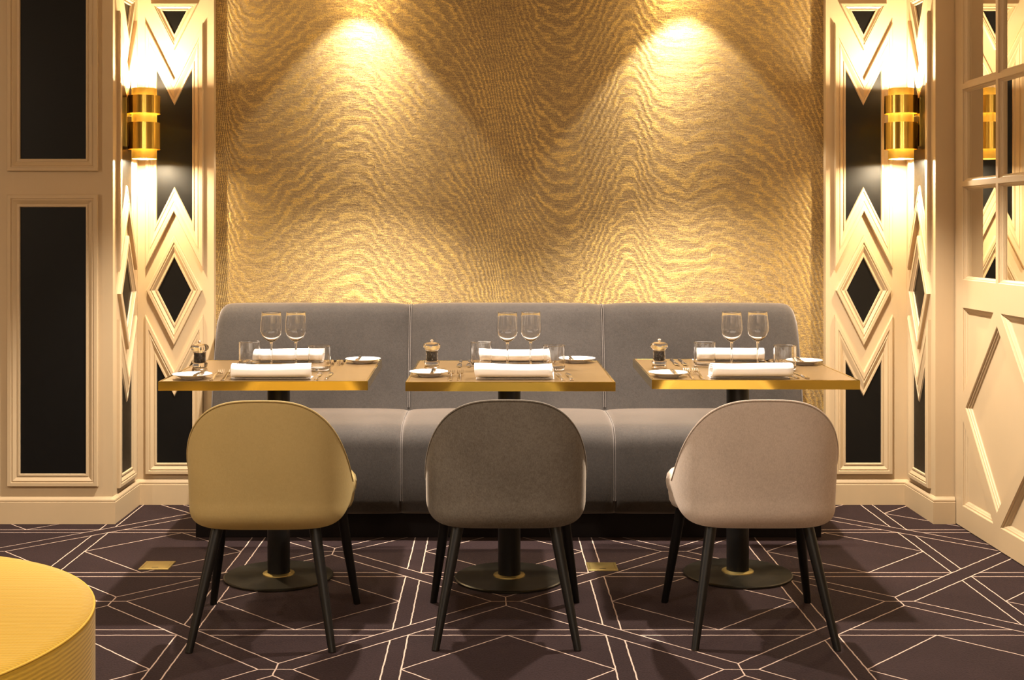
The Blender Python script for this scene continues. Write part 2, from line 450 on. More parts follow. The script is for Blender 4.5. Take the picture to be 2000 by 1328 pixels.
def sweep(name, path, prof, mat):
    """plan sweep: path runs with the room on its right side; prof = (offset into room, z)"""
    n = len(path); V, Fc = [], []
    for (o_, z) in prof:
        for i in range(n):
            p = Vector(path[i])
            d1 = (p - Vector(path[i - 1])).normalized() if i > 0 else None
            d2 = (Vector(path[i + 1]) - p).normalized() if i < n - 1 else None
            d1 = d1 or d2; d2 = d2 or d1
            n1 = Vector((d1.y, -d1.x)); n2 = Vector((d2.y, -d2.x))
            q = p + (n1 + n2) * (o_ / (1 + n1.dot(n2)))
            V.append((q.x, q.y, z))
    for k in range(len(prof) - 1):
        for i in range(n - 1):
            Fc.append((k * n + i, k * n + i + 1, (k + 1) * n + i + 1, (k + 1) * n + i))
    o = obj(name, V, Fc, mat); fix_normals(o); return o
BB = [(0.014, 0.0), (0.014, 0.092), (0.0115, 0.094), (0.0115, 0.096), (0.013, 0.098), (0.012, 0.104), (0.007, 0.110), (0.004, 0.114), (0.0, 0.1145)]
struct(sweep('baseboard_left', [(-4.6, YF), (XL, YF), (XL, YP), (XPL, YP)], BB, paint), 'cream baseboard along the left walls', 'baseboard')
struct(sweep('baseboard_right', [(XPR, YP), (XR, YP), (XR, YF), (XD - 0.002, YF)], BB, paint), 'cream baseboard along the right pilaster', 'baseboard')

# ------------------------------------------------------------------ mirrored door on the right wall
def build_door(name, y_far, label):
    """door leaf in the plane x = XD seen from the room (-x); u = distance towards the camera from y_far"""
    W = 0.895; H = 2.60
    to3 = lambda u, v, h: (XD - h, y_far - u, v)
    outer = [(0, 0.004), (W, 0.004), (W, H), (0, H)]
    c0, c1, c2, c3 = 0.082, 0.437, 0.457, 0.812
    rows = [(1.047, 1.440), (1.460, 1.850), (1.870, 2.260), (2.280, 2.520)]
    panes = [[(a, z0), (b, z0), (b, z1), (a, z1)] for z0, z1 in rows for a, b in ((c0, c1), (c2, c3))]
    zc, um = 0.512, 0.447
    D = [(um, zc - 0.368), (um + 0.330, zc), (um, zc + 0.368), (um - 0.330, zc)]
    zt, zb = 0.930, 0.094
    sl = 0.368 / 0.330
    off = 0.088
    zl = zc + 0.368 + off            # where the triangle hypotenuse would peak
    def xat(z): return (zl - z) / sl
    TL = [(um - xat(zt), zt), (c0, zt), (c0, zc + off + 0.368 - sl * (um - c0))]
    zq = zc - (off + 0.368 - sl * (um - c0))
    xb = (off + 0.368 - (zc - zb)) / sl
    BL = [(c0, zq), (c0, zb), (um - xb, zb)]
    mir = lambda P: [(2 * um - a, b) for a, b in P]
    fields = [D, TL, BL, mir(TL), mir(BL)]
    holes = panes + fields
    ccw = lambda P: P if sum(P[i - 1][0] * P[i][1] - P[i][0] * P[i - 1][1] for i in range(len(P))) > 0 else P[::-1]
    holes = [ccw(h) for h in holes]
    loops = [[Vector((a, b, 0)) for a, b in outer]] + [[Vector((a, b, 0)) for a, b in h] for h in holes]
    tris = geometry.tessellate_polygon(loops)
    flat = [p for l in loops for p in l]
    V = [to3(p.x, p.y, 0) for p in flat]; Fc = [tuple(t) for t in tris]
    RE = [(0, 0), (0.12, -0.002), (0.15, -0.007), (0.45, -0.008), (0.5, -0.011), (0.8, -0.015), (0.85, -0.018), (1.0, -0.020)]
    for hi, h in enumerate(holes):
        w = 0.016 if hi < len(panes) else 0.022
        k0 = len(V); n = len(h)
        for t, hh in RE:
            V += [to3(p.x, p.y, hh) for p in poly_inset(h, t * w)]
        for k in range(len(RE) - 1):
            for i in range(n):
                j = (i + 1) % n
                Fc.append((k0 + k * n + i, k0 + k * n + j, k0 + (k + 1) * n + j, k0 + (k + 1) * n + i))
        if hi >= len(panes):
            kk = k0 + (len(RE) - 1) * n
            Fc.append(tuple(kk + i for i in range(n)))
    # slab edges and back
    k0 = len(V)
    V += [to3(a, b, 0) for a, b in outer] + [to3(a, b, -0.045) for a, b in outer]
    for i in range(4):
        j = (i + 1) % 4; Fc.append((k0 + i, k0 + j, k0 + 4 + j, k0 + 4 + i))
    Fc.append(tuple(k0 + 4 + i for i in range(4)))
    d = obj(name, V, Fc, paint)
    fix_normals(d)
    struct(d, label, 'door')
    for h in panes:
        q = poly_inset(ccw(h), 0.014)
        boxes('mirror_pane', [(XD + 0.019, XD + 0.024, y_far - q[2].x, y_far - q[0].x, min(p.y for p in q), max(p.y for p in q))], M['mirror'], d)
    return d
build_door('door_1', YF - 0.004, 'cream door with mirrored panes and raised diamond pattern, nearest the corner')
build_door('door_2', YF - 0.004 - 0.900, 'cream mirrored door nearer the camera, at the right edge')
struct(boxes('wall_right', [(XD + 0.05, XD + 0.12, -2.6, YF, 0, ZC), (XD, XD + 0.05, -2.6, 3.63, 0, ZC)], paint), 'cream wall carrying the mirrored doors', 'wall')

struct(boxes('wall_front', [(-4.6, 3.2, -2.7, -2.6, 0, ZC)], paint), 'cream wall behind the camera', 'wall')
struct(boxes('wall_left_side', [(-4.7, -4.6, -2.7, YF + 0.1, 0, ZC)], paint), 'cream side wall far to the left of the camera', 'wall')
# ------------------------------------------------------------------ sconces
def ring_prof(ro, ri, z0, z1): return [(ro, z0), (ro, z1), (ri, z1), (ri, z0)]
def sconce(x, y, sgn, label):
    t = thing('wall_sconce', label, 'wall lamp', (x, y, 1.571), 0, 'brass wall sconces')
    xw = (XL if sgn > 0 else XR) - x          # wall in local x
    a, b = sorted((xw, xw + sgn * 0.006))
    boxes('backplate', [(a, b, -0.075, 0.075, -0.005, 0.312)], M['bronze'], t, 0.001)
    a, b = sorted((xw + sgn * 0.006, xw + sgn * 0.016))
    boxes('mounting_bar', [(a, b, -0.03, 0.03, 0.055, 0.27)], M['sconce'], t, 0.001)
    a, b = sorted((xw + sgn * 0.014, -sgn * 0.052))
    boxes('arm', [(a, b, -0.012, 0.012, 0.15, 0.19)], M['bronze'], t, 0.002)
    lathe('inner_tube', ring_prof(0.054, 0.0525, 0, 0.312), M['satin'], t, 48, True)
    lathe('outer_ring', ring_prof(0.071, 0.0695, 0.200, 0.279), M['sconce'], t, 48, True)
    lathe('outer_ring', ring_prof(0.071, 0.0695, 0.042, 0.160), M['sconce'], t, 48, True)
    for z in (0.272, 0.040):
        V, Fc = lathe_data([(0.0, -0.016), (0.009, -0.013), (0.016, 0), (0.009, 0.013), (0.0, 0.016)], 16)
        obj('bulb', [(p[0], p[1], p[2] + z) for p in V], Fc, M['bulb'], t, True)
    V, Fc = lathe_data([(0.056, 0.0), (0.067, 0.0), (0.067, 0.002), (0.056, 0.002)], 40, True)
    obj('lamp_ring', [(p[0], p[1], p[2] + 0.232) for p in V], Fc, M['glow'], t)
    obj('lamp_ring', [(p[0], p[1], p[2] + 0.085) for p in V], Fc, M['glow'], t)
    return t
sconce(-1.538, 5.625, 1, 'brass double-cylinder sconce on the left return wall')
sconce(1.814, 5.625, -1, 'brass double-cylinder sconce on the right return wall')

# ------------------------------------------------------------------ banquette
bq = thing('banquette', 'long grey velvet banquette of three bays against the gold wall', 'banquette', (0, 0, 0))
BX = [-1.229, -0.364, 0.497, 1.368]
back_prof = [(5.555, 0.430), (5.572, 0.480), (5.592, 0.560), (5.612, 0.640), (5.634, 0.720), (5.655, 0.790), (5.672, 0.845), (5.684, 0.880),
             (5.700, 0.905), (5.722, 0.919), (5.748, 0.923), (5.790, 0.918), (5.822, 0.905), (5.84, 0.86), (5.845, 0.43)]
BACKS, SEATS = {}, {}
def smooth_ends(s, k): return 1 - abs(2 * s - 1) ** k
for i in range(3):
    x0, x1 = BX[i], BX[i + 1]; N = 36; V, Fc = [], []; m = len(back_prof)
    ss = [0.5 - 0.5 * math.cos(PI * (k / N)) for k in range(N + 1)]
    for s in ss:
        x = x0 + (x1 - x0) * s
        puff = smooth_ends(s, 8); edge = smooth_ends(s, 40)
        drop = 0.0
        R_ = 0.05
        if i == 0 and x - x0 < R_: drop = R_ - math.sqrt(max(0, R_ ** 2 - (R_ - (x - x0)) ** 2))
        if i == 2 and x1 - x < R_: drop = R_ - math.sqrt(max(0, R_ ** 2 - (R_ - (x1 - x)) ** 2))
        for (y, z) in back_prof:
            kz = max(0.0, min(1.0, (z - 0.60) / 0.32))
            yy = y - (0.013 * puff + 0.006 * edge - 0.012) * (1 if y < 5.76 else -0.3)
            zz = z + (0.009 * puff + 0.004 * edge - 0.008) * (1 if z > 0.87 else 0) - drop * kz ** 2
            V.append((x, yy, zz))
    for a in range(N):
        for b in range(m - 1):
            Fc.append((a * m + b, (a + 1) * m + b, (a + 1) * m + b + 1, a * m + b + 1))
    Fc.append(tuple(range(m))); Fc.append(tuple(N * m + k for k in range(m))[::-1])
    o = BACKS[i] = obj('back_cushion', V, Fc, M['bench'], bq, True); fix_normals(o); sharpen(o, 60)
seat_prof = [(5.64, 0.40), (5.63, 0.448), (5.60, 0.466), (5.52, 0.4735), (5.42, 0.475), (5.33, 0.4735), (5.26, 0.468)]
for k in range(1, 9):
    a = PI / 2 * k / 8
    seat_prof.append((5.225 - 0.105 * math.sin(a), 0.372 + 0.092 * math.cos(a)))
seat_prof += [(5.115, 0.30), (5.112, 0.24), (5.114, 0.17), (5.120, 0.128), (5.132, 0.111), (5.16, 0.108), (5.64, 0.108)]
for i in range(3):
    x0, x1 = BX[i] + (0.012 if i == 0 else 0), BX[i + 1] - (0.004 if i == 2 else 0); N = 30; V, Fc = [], []; m = len(seat_prof)
    ss = [0.5 - 0.5 * math.cos(PI * (k / N)) for k in range(N + 1)]
    for s in ss:
        x = x0 + (x1 - x0) * s
        puff = smooth_ends(s, 6); edge = smooth_ends(s, 50)
        for (y, z) in seat_prof:
            dz = (0.006 * puff + 0.010 * edge - 0.010) if z > 0.37 else 0
            dy = (0.008 * puff + 0.008 * edge - 0.010) if y < 5.2 else 0
            V.append((x, y - dy, z + dz))
    for a in range(N):
        for b in range(m - 1):
            Fc.append((a * m + b, (a + 1) * m + b, (a + 1) * m + b + 1, a * m + b + 1))
    Fc.append(tuple(range(m))); Fc.append(tuple(N * m + k for k in range(m))[::-1])
    o = SEATS[i] = obj('seat_cushion', V, Fc, M['bench'], bq, True); fix_normals(o); sharpen(o, 60)
for i, x in enumerate(BX):
    end = i in (0, 3)
    off = [0] if end else [-0.0035, 0.0035]
    for dx in off:
        ci = min(2, max(0, i if (dx > 0 or i == 0) else i - 1))
        dd = 0.06 if end else 0
        p = [(x + dx, y + 0.007 - 0.002, z - 0.002 - dd * max(0, min(1, (z - .6) / .32)) ** 2) for y, z in back_prof[1:12]]
        tube('piping', p, 0.0021, M['bench_pipe'], BACKS[ci], 6)
        xs = x + dx + (0.013 if i == 0 else (-0.005 if i == 3 else 0))
        p = [(xs, y + 0.006, z - 0.006) for y, z in seat_prof[2:18]]
        tube('piping', p, 0.0021, M['bench_pipe'], SEATS[ci], 6)
boxes('plinth', [(BX[0] + 0.02, BX[3] - 0.02, 5.19, 5.83, 0.0, 0.109)], M['plinth'], bq, 0.002)

# ------------------------------------------------------------------ tables
def table(cx, cy, rz, label):
    t = thing('dining_table', label, 'table', (cx, cy, 0), rz, 'square bistro tables')
    h = 0.35
    o = boxes('tabletop', [(-h + 0.008, h - 0.008, -h + 0.008, h - 0.008, 0.722, 0.7497)], M['top'], t, 0.0008)
    V = []; Fc = []
    rings = [(h - 0.006, 0.7185), (h, 0.7195), (h, 0.7495), (h - 0.001, 0.7505), (h - 0.0075, 0.7505), (h - 0.008, 0.749)]
    for (r, z) in rings: V += [(-r, -r, z), (r, -r, z), (r, r, z), (-r, r, z)]
    for k in range(len(rings) - 1):
        for i in range(4):
            j = (i + 1) % 4; Fc.append((4 * k + i, 4 * k + j, 4 * k + 4 + j, 4 * k + 4 + i))
    fix_normals(obj('edge_band', V, Fc, M['brass'], t))
    boxes('underframe', [(-0.2, 0.2, -0.03, 0.03, 0.702, 0.722), (-0.03, 0.03, -0.2, 0.2, 0.702, 0.7219)], M['pole'], t)
    lathe('pole', [(0, 0.012), (0.0405, 0.012), (0.0405, 0.704), (0, 0.704)], M['pole'], t, 40)
    bp = lathe('base_plate', [(0, 0), (0.194, 0), (0.197, 0.002), (0.197, 0.007), (0.193, 0.010), (0.06, 0.013), (0, 0.013)], M['base'], t, 72)
    lathe('collar', [(0.041, 0.012), (0.058, 0.012), (0.057, 0.016), (0.047, 0.018), (0.041, 0.019)], M['lidbrass'], bp, 40)
    return t
TABS = [(-0.771, 4.600, 0.019), (0.064, 4.578, -0.003), (0.898, 4.632, -0.019)]
side = ['left', 'middle', 'right']
table(*TABS[0], 'brass-edged square table behind the mustard chair')
table(*TABS[1], 'brass-edged square table behind the charcoal chair')
table(*TABS[2], 'brass-edged square table behind the rose-taupe chair')

# ------------------------------------------------------------------ chairs
def interp(tab, x):
    if x <= tab[0][0]: return tab[0][1]
    for (a, b), (c, d) in zip(tab, tab[1:]):
        if x <= c:
            s = (x - a) / (c - a); return b + (d - b) * s
    return tab[-1][1]
def top_z(x):   # superellipse arch
    x = min(1.0, abs(x) / 0.250)
    return 0.456 + 0.297 * (1 - x ** 3.1) ** (1 / 2.25)
def bot_z(x):
    x = min(1.0, abs(x) / 0.250)
    return 0.442 - 0.092 * (1 - x ** 7.0) ** (1 / 2.2)
def chair(mat, loc, rz, label):
    t = thing('dining_chair', label, 'chair', loc, rz, 'velvet dining chairs')
    N, K = 48, 16; V, Fc = [], []
    def plan(tt):
        c, q = math.cos(tt), math.sin(tt); e = 0.58
        return math.copysign(abs(q) ** e, q), 1 - max(0.0, c) ** e
    def surf(tt, s, th=0.0):
        px_, py_ = plan(tt)
        x = 0.2520 * px_
        zt, zb = top_z(x / 0.2520 * 0.25), bot_z(x / 0.2520 * 0.25)
        z = zb + (zt - th * 0.30 - zb - th * 0.2) * s + th * 0.2
        lean = -0.213 - 0.060 * max(0, (z - 0.42)) / 0.33
        under = 0.030 * max(0, (0.41 - z) / 0.06) ** 2
        return (x - th * math.sin(tt), lean + under + 0.232 * py_ + th * math.cos(tt), z)
    TT = [0.985 * (-PI / 2 + PI * i / N) for i in range(N + 1)]
    for th in (0.0, 0.036):
        for tt in TT:
            for k in range(K + 1): V.append(surf(tt, k / K, th))
    H = (N + 1) * (K + 1)
    for i in range(N):
        for k in range(K):
            a = i * (K + 1) + k
            Fc.append((a, a + K + 1, a + K + 2, a + 1)); Fc.append((H + a, H + a + 1, H + a + K + 2, H + a + K + 1))
        a = i * (K + 1); Fc.append((a, H + a, H + a + K + 1, a + K + 1))
        a += K; Fc.append((a, a + K + 1, H + a + K + 1, H + a))
    for a, fl_ in ((0, 1), (N * (K + 1), 0)):
        for k in range(K):
            f = (a + k, a + k + 1, H + a + k + 1, H + a + k); Fc.append(f if fl_ else f[::-1])
    o = obj('backrest', V, Fc, mat, t, True); fix_normals(o)
    bv = o.modifiers.new('round', 'BEVEL'); bv.width = 0.010; bv.segments = 4; bv.limit_method = 'ANGLE'; bv.angle_limit = math.radians(50)
    pts = [surf(0.985 * (-PI / 2 + PI * i / 60), 1.0) for i in range(61)]
    pts = [(p[0] * 0.998, p[1] + 0.002, p[2] - 0.0025) for p in pts]
    tube('piping', pts, 0.0034, mat, o, 8)
    # seat
    V, Fc = [], []; SEG = 64
    prof = [(0.86, 0.350), (0.925, 0.356), (0.955, 0.372), (0.968, 0.395), (0.968, 0.402), (0.985, 0.410), (0.998, 0.432), (0.985, 0.452), (0.94, 0.466), (0.80, 0.476), (0.5, 0.482), (0.2, 0.484)]
    for (r, z) in prof:
        for i in range(SEG):
            a = 2 * PI * i / SEG; c, s_ = math.cos(a), math.sin(a)
            ex = 2 / 3.6
            X = 0.254 * r * math.copysign(abs(c) ** ex, c); Y = 0.225 * r * math.copysign(abs(s_) ** ex, s_)
            X *= 0.86 + 0.14 * max(0.0, min(1.0, (Y + 0.02) / 0.09))
            if Y < 0: X *= 1 - 0.16 * (Y / 0.225) ** 2
            V.append((X, Y + 0.045, z))
    m = len(prof)
    for k in range(m - 1):
        for i in range(SEG):
            j = (i + 1) % SEG
            Fc.append((k * SEG + i, k * SEG + j, (k + 1) * SEG + j, (k + 1) * SEG + i))
    Fc.append(tuple(range(SEG))[::-1]); Fc.append(tuple((m - 1) * SEG + i for i in range(SEG)))
    obj('seat', V, Fc, mat, t, True)
    for sx in (-1, 1):
        tube('leg', [(sx * 0.143, -0.135, 0.375), (sx * 0.178, -0.19, 0.19), (sx * 0.213, -0.245, 0.0)], 0.0, M['leg'], t, 20, [0.0185, 0.0155, 0.0115])
        tube('leg', [(sx * 0.190, 0.175, 0.365), (sx * 0.215, 0.21, 0.18), (sx * 0.241, 0.245, 0.0)], 0.0, M['leg'], t, 20, [0.0185, 0.0155, 0.0115])
    return t
chair_0 = chair(M['chair_a'], (-0.690, 4.022, 0), 0.012, 'mustard velvet dining chair with black legs at the left table')
dup(chair_0, (0.045, 4.040, 0), 0.0, 'charcoal velvet dining chair with black legs at the middle table', None, {'mustard_velvet': M['chair_b']})
dup(chair_0, (0.823, 4.040, 0), -0.008, 'rose-taupe velvet dining chair with black legs at the right table', None, {'mustard_velvet': M['chair_c']})

# ------------------------------------------------------------------ pouf
pf = thing('pouf', 'large round yellow woven pouf in the left foreground', 'pouf', (-1.484, 2.652, 0))
R0 = 0.627
lathe('side_cover', [(R0 - 0.012, 0.012), (R0 - 0.002, 0.02), (R0, 0.05), (R0, 0.415), (R0 - 0.002, 0.424)], M['pouf_side'], pf, 128)
lathe('top_cover', [(R0 - 0.002, 0.424), (R0 - 0.008, 0.4285), (R0 - 0.03, 0.4305), (R0 * 0.5, 0.4325), (0, 0.4330)], M['pouf'], pf, 128)
tube('piping', [((R0 - 0.002) * math.cos(2 * PI * k / 128), (R0 - 0.002) * math.sin(2 * PI * k / 128), 0.4235) for k in range(129)], 0.0026, M['pouf_pipe'], pf, 8)
lathe('base', [(0, 0), (R0 - 0.03, 0), (R0 - 0.03, 0.014), (0, 0.014)], M['plinth'], pf, 96)

# ------------------------------------------------------------------ floor box lids
def floor_box(x, y, label):
    t = thing('floor_outlet_cover', label, 'floor outlet', (x, y, 0), 0, 'brass floor outlet covers')
    V = []; Fc = []
    rr = [(0.056, 0.0), (0.056, 0.0025), (0.054, 0.0035), (0.047, 0.0035), (0.047, 0.0)]
    for (r, z) in rr: V += [(-r, -r, z), (r, -r, z), (r, r, z), (-r, r, z)]
    for k in range(len(rr) - 1):
        for i in range(4): Fc.append((4 * k + i, 4 * k + (i + 1) % 4, 4 * k + 4 + (i + 1) % 4, 4 * k + 4 + i))
    fix_normals(obj('frame', V, Fc, M['lidbrass'], t))
    ld = boxes('lid', [(-0.0462, 0.0462, -0.0462, 0.0462, 0.0, 0.0034)], M['lidbrass'], t, 0.0005)
    boxes('finger_slot', [(-0.012, 0.012, -0.036, -0.031, 0.0030, 0.0037)], M['pole'], ld)
    return t
floor_box(-1.251, 4.752, 'small brass floor outlet cover left of the mustard chair')
floor_box(0.412, 4.735, 'small brass floor outlet cover right of the charcoal chair')

# ------------------------------------------------------------------ table settings
TZ = 0.7505
def pos(px, d): return (wx(px, d), d)
ORD = ['left', 'middle', 'right']
def mk_wine():
    t = thing('wine_glass', '', 'wine glass', (0, 0, 0))
    bo = [(0.0, 0.1015), (0.006, 0.1020), (0.016, 0.107), (0.027, 0.117), (0.0345, 0.128), (0.0385, 0.141), (0.0390, 0.152), (0.0378, 0.172), (0.0358, 0.192), (0.0345, 0.2060), (0.0344, 0.2085), (0.0341, 0.2094)]
    inn = [(0.0333, 0.2094), (0.0331, 0.2085), (0.0336, 0.2060), (0.0350, 0.192), (0.0370, 0.172), (0.0381, 0.152), (0.0376, 0.141), (0.0335, 0.1288), (0.026, 0.1185), (0.015, 0.1095), (0.006, 0.1062), (0.0, 0.1058)]
    lathe('bowl', bo + inn, M['glass'], t, 48, sharp=60)
    lathe('stem', [(0, 0.0042), (0.0048, 0.0042), (0.0040, 0.010), (0.0036, 0.03), (0.0036, 0.075), (0.0044, 0.093), (0.0058, 0.1008), (0, 0.1010)], M['glass'], t, 20, sharp=60)
    lathe('foot', [(0, 0), (0.034, 0), (0.0348, 0.001), (0.033, 0.0018), (0.015, 0.0028), (0.006, 0.0040), (0, 0.0040)], M['glass'], t, 48, sharp=60)
    return t
def mk_tumbler():
    t = lathe('tumbler', [(0, 0.0), (0.0365, 0.0), (0.0392, 0.002), (0.0399, 0.005), (0.0400, 0.008), (0.0400, 0.012), (0.0400, 0.016), (0.0402, 0.05), (0.0403, 0.085), (0.0403, 0.0872), (0.0398, 0.088), (0.0388, 0.088), (0.0383, 0.0872), (0.0383, 0.085), (0.0382, 0.05), (0.0380, 0.022), (0.0380, 0.018), (0.0378, 0.014), (0.037, 0.0105), (0.035, 0.0095), (0.030, 0.009), (0, 0.009)], M['glass'], None, 64, sharp=28)
    tag(t, '', 'drinking glass'); return t
def mk_plate():
    t = lathe('side_plate', [(0, 0.0025), (0.030, 0.0025), (0.032, 0.0), (0.036, 0.0), (0.0375, 0.003), (0.050, 0.0085), (0.067, 0.0150), (0.0678, 0.0160), (0.067, 0.0168), (0.056, 0.0130), (0.040, 0.0080), (0.030, 0.0065), (0, 0.0062)], M['china'], None, 64, sharp=50)
    tag(t, '', 'plate'); return t
def mk_mill():
    t = thing('pepper_mill', '', 'pepper mill', (0, 0, 0))
    lathe('body', [(0, 0.0135), (0.024, 0.0135), (0.0275, 0.016), (0.0275, 0.026), (0.0235, 0.030), (0.0225, 0.036), (0.0215, 0.045), (0.0215, 0.056), (0.0225, 0.066), (0.0255, 0.072), (0.0310, 0.077), (0.0325, 0.083),
                   (0.031, 0.089), (0.025, 0.0935), (0.014, 0.0960), (0, 0.0965)], M['acrylic'], t, 40, sharp=55)
    lathe('peppercorn_fill', [(0, 0.026), (0.0135, 0.026), (0.0135, 0.066), (0, 0.066)], M['pepper'], t, 24)
    lathe('grinder', [(0, 0), (0.0265, 0), (0.028, 0.001), (0.028, 0.006), (0.026, 0.008), (0.026, 0.0115), (0.0245, 0.0132), (0, 0.0132)], M['steel'], t, 40)
    lathe('knob', [(0, 0.0966), (0.005, 0.0966), (0.004, 0.099), (0.006, 0.102), (0.006, 0.105), (0.0035, 0.108), (0, 0.109)], M['steel'], t, 24, sharp=60)
    return t
def strip(stations, thick):
    """flat ware: stations (y, halfwidth, z, xoff)"""
    V, Fc = [], []
    for (y, w, z, xo) in stations:
        V += [(xo - w, y, z), (xo - w * 0.6, y, z + thick), (xo + w * 0.6, y, z + thick), (xo + w, y, z)]
    for k in range(len(stations) - 1):
        for i in range(4):
            j = (i + 1) % 4; Fc.append((4 * k + i, 4 * k + j, 4 * k + 4 + j, 4 * k + 4 + i))
    Fc.append((0, 1, 2, 3)); n = 4 * (len(stations) - 1); Fc.append((n + 3, n + 2, n + 1, n))
    return V, Fc
def join(parts):
    V, Fc = [], []
    for v, f in parts:
        k = len(V); V += v; Fc += [tuple(k + i for i in q) for q in f]
    return V, Fc
def mk_fork():
    hz = lambda y: 0.0006 + (0.010 * max(0, (y - 0.06) / 0.07) if y < 0.13 else 0.010) + 0.0
    st = []
    for y, w in ((0, .0035), (.004, .0062), (.02, .0068), (.05, .0055), (.08, .0036), (.105, .003), (.12, .0034), (.130, .0075), (.138, .0108), (.146, .0115)):
        z = 0.0006 + 0.0125 * max(0, math.sin(min(1, max(0, (y - .03) / .10)) * PI / 2)) * (1 if y < .13 else 1 - .55 * (y - .13) / .02)
        st.append((y, w, z, 0))
    parts = [strip(st, 0.0022)]
    for xo in (-.0099, -.0033, .0033, .0099):
        parts.append(strip([(.1455, .0017, .0068, xo), (.160, .0015, .0038, xo * .98), (.178, .0014, .0075, xo * .97), (.195, .0007, .0155, xo * .96)], 0.0016))
    V, Fc = join(parts)
    o = obj('fork', V, Fc, M['steel'], None, True); fix_normals(o); sharpen(o, 40); tag(o, '', 'fork'); return o
def mk_knife():
    h = [(0, .0045, .0008, 0), (.003, .0068, .0006, 0), (.03, .0066, .0006, 0), (.08, .0052, .0010, 0), (.097, .0045, .0014, 0)]
    b = [(.097, .0045, .0014, 0), (.105, .0075, .0016, .001), (.15, .0090, .0016, .001), (.19, .0088, .0016, .0008), (.208, .0060, .0016, -.001), (.218, .0015, .0016, -.004)]
    V, Fc = join([strip(h, 0.0050), strip(b, 0.0014)])
    o = obj('table_knife', V, Fc, M['steel'], None, True); fix_normals(o); sharpen(o, 40); tag(o, '', 'knife'); return o
def mk_butter():
    h = [(-.07, .004, .0, 0), (-.067, .0058, .0, 0), (-.03, .0052, .0, 0), (.005, .0036, .0, 0)]
    b = [(.005, .0036, .0, 0), (.012, .0075, .0, .002), (.05, .0088, .0, .002), (.066, .0065, .0, .001), (.072, .002, .0, -.003)]
    V, Fc = join([strip(h, 0.0040), strip(b, 0.0014)])
    o = obj('butter_knife', V, Fc, M['steel'], None, True); fix_normals(o); sharpen(o, 40); tag(o, '', 'butter knife'); return o
def mk_napkin(length, tail, seed):
    """rolled linen napkin: a spiral cross-section swept along x"""
    rnd = random.Random(seed)
    turns = 2.6; n = 96; pts = []
    for i in range(n + 1):
        s = i / n; th = -PI / 2 - 0.25 + 2 * PI * turns * s
        r = 1.0 - 0.27 * turns * s * 0.92
        r = max(r, 0.16)
        y = 0.044 * r * math.copysign(abs(math.cos(th)) ** 0.85, math.cos(th))
        z = 0.0265 * r * math.copysign(abs(math.sin(th)) ** 0.8, math.sin(th))
        pts.append((y, z + 0.0268))
    # loose flap lying on the table behind the roll
    pts = [(0.052, 0.0015), (0.030, 0.0012)][::1] + pts if tail else pts
    ns = 14; V, Fc = [], []; m = len(pts)
    for a in range(ns + 1):
        s = a / ns
        for k, (y, z) in enumerate(pts):
            e = 0.0035 * math.sin(k * 0.16 + seed)
            x = -length / 2 + length * s + (e if s < 0.05 else (e * 1.3 if s > 0.95 else 0))
            sag = 1 - 0.05 * math.sin(PI * s) + 0.03 * math.sin(5 * s + seed)
            V.append((x, y * (1 + 0.03 * math.sin(3 * s + seed)), z * sag))
    for a in range(ns):
        for k in range(m - 1): Fc.append((a * m + k, a * m + k + 1, (a + 1) * m + k + 1, (a + 1) * m + k))
    o = obj('napkin', V, Fc, M['linen'], None, True)
    md = o.modifiers.new('cloth', 'SOLIDIFY'); md.thickness = 0.0032; md.offset = 0
    tag(o, '', 'napkin'); return o

P0 = {}
def place(kind, maker, x, y, z, rz, label, group):
    if kind not in P0:
        o = maker(); P0[kind] = o
        o.location = (x, y, z); o.rotation_euler = (0, 0, rz); o['label'] = label; o['group'] = group
    else: o = dup(P0[kind], (x, y, z), rz, label, group)
    return o
def s_wine(px, d, label): x, y = pos(px, d); place('w', mk_wine, x, y, TZ, 0, label, 'wine glasses')
def s_tumb(px, d, label): x, y = pos(px, d); place('t', mk_tumbler, x, y, TZ, 0, label, 'water tumblers')
def s_plate(px, d, label): x, y = pos(px, d); place('p', mk_plate, x, y, TZ - 0.0005, 0, label, 'side plates')
def s_mill(px, d, label): x, y = pos(px, d); place('m', mk_mill, x, y, TZ - 0.0005, 0, label, 'pepper mills')
def s_butter(px, d, rz, label):
    x, y = pos(px, d); o = place('b', mk_butter, x, y, TZ + 0.0166, rz, label, 'butter knives')
def s_fork(x, y, rz, label): place('f', mk_fork, x, y, TZ - 0.0005, rz, label, 'forks')
def s_knife(x, y, rz, label): place('k', mk_knife, x, y, TZ - 0.0005, rz, label, 'table knives')
def s_nap(px, d, ln, rz, tail, seed, label):
    o = mk_napkin(ln, tail, seed); x, y = pos(px, d)
    o.location = (x, y, TZ - 0.0002); o.rotation_euler = (0, 0, rz); o['label'] = label; o['group'] = 'rolled napkins'

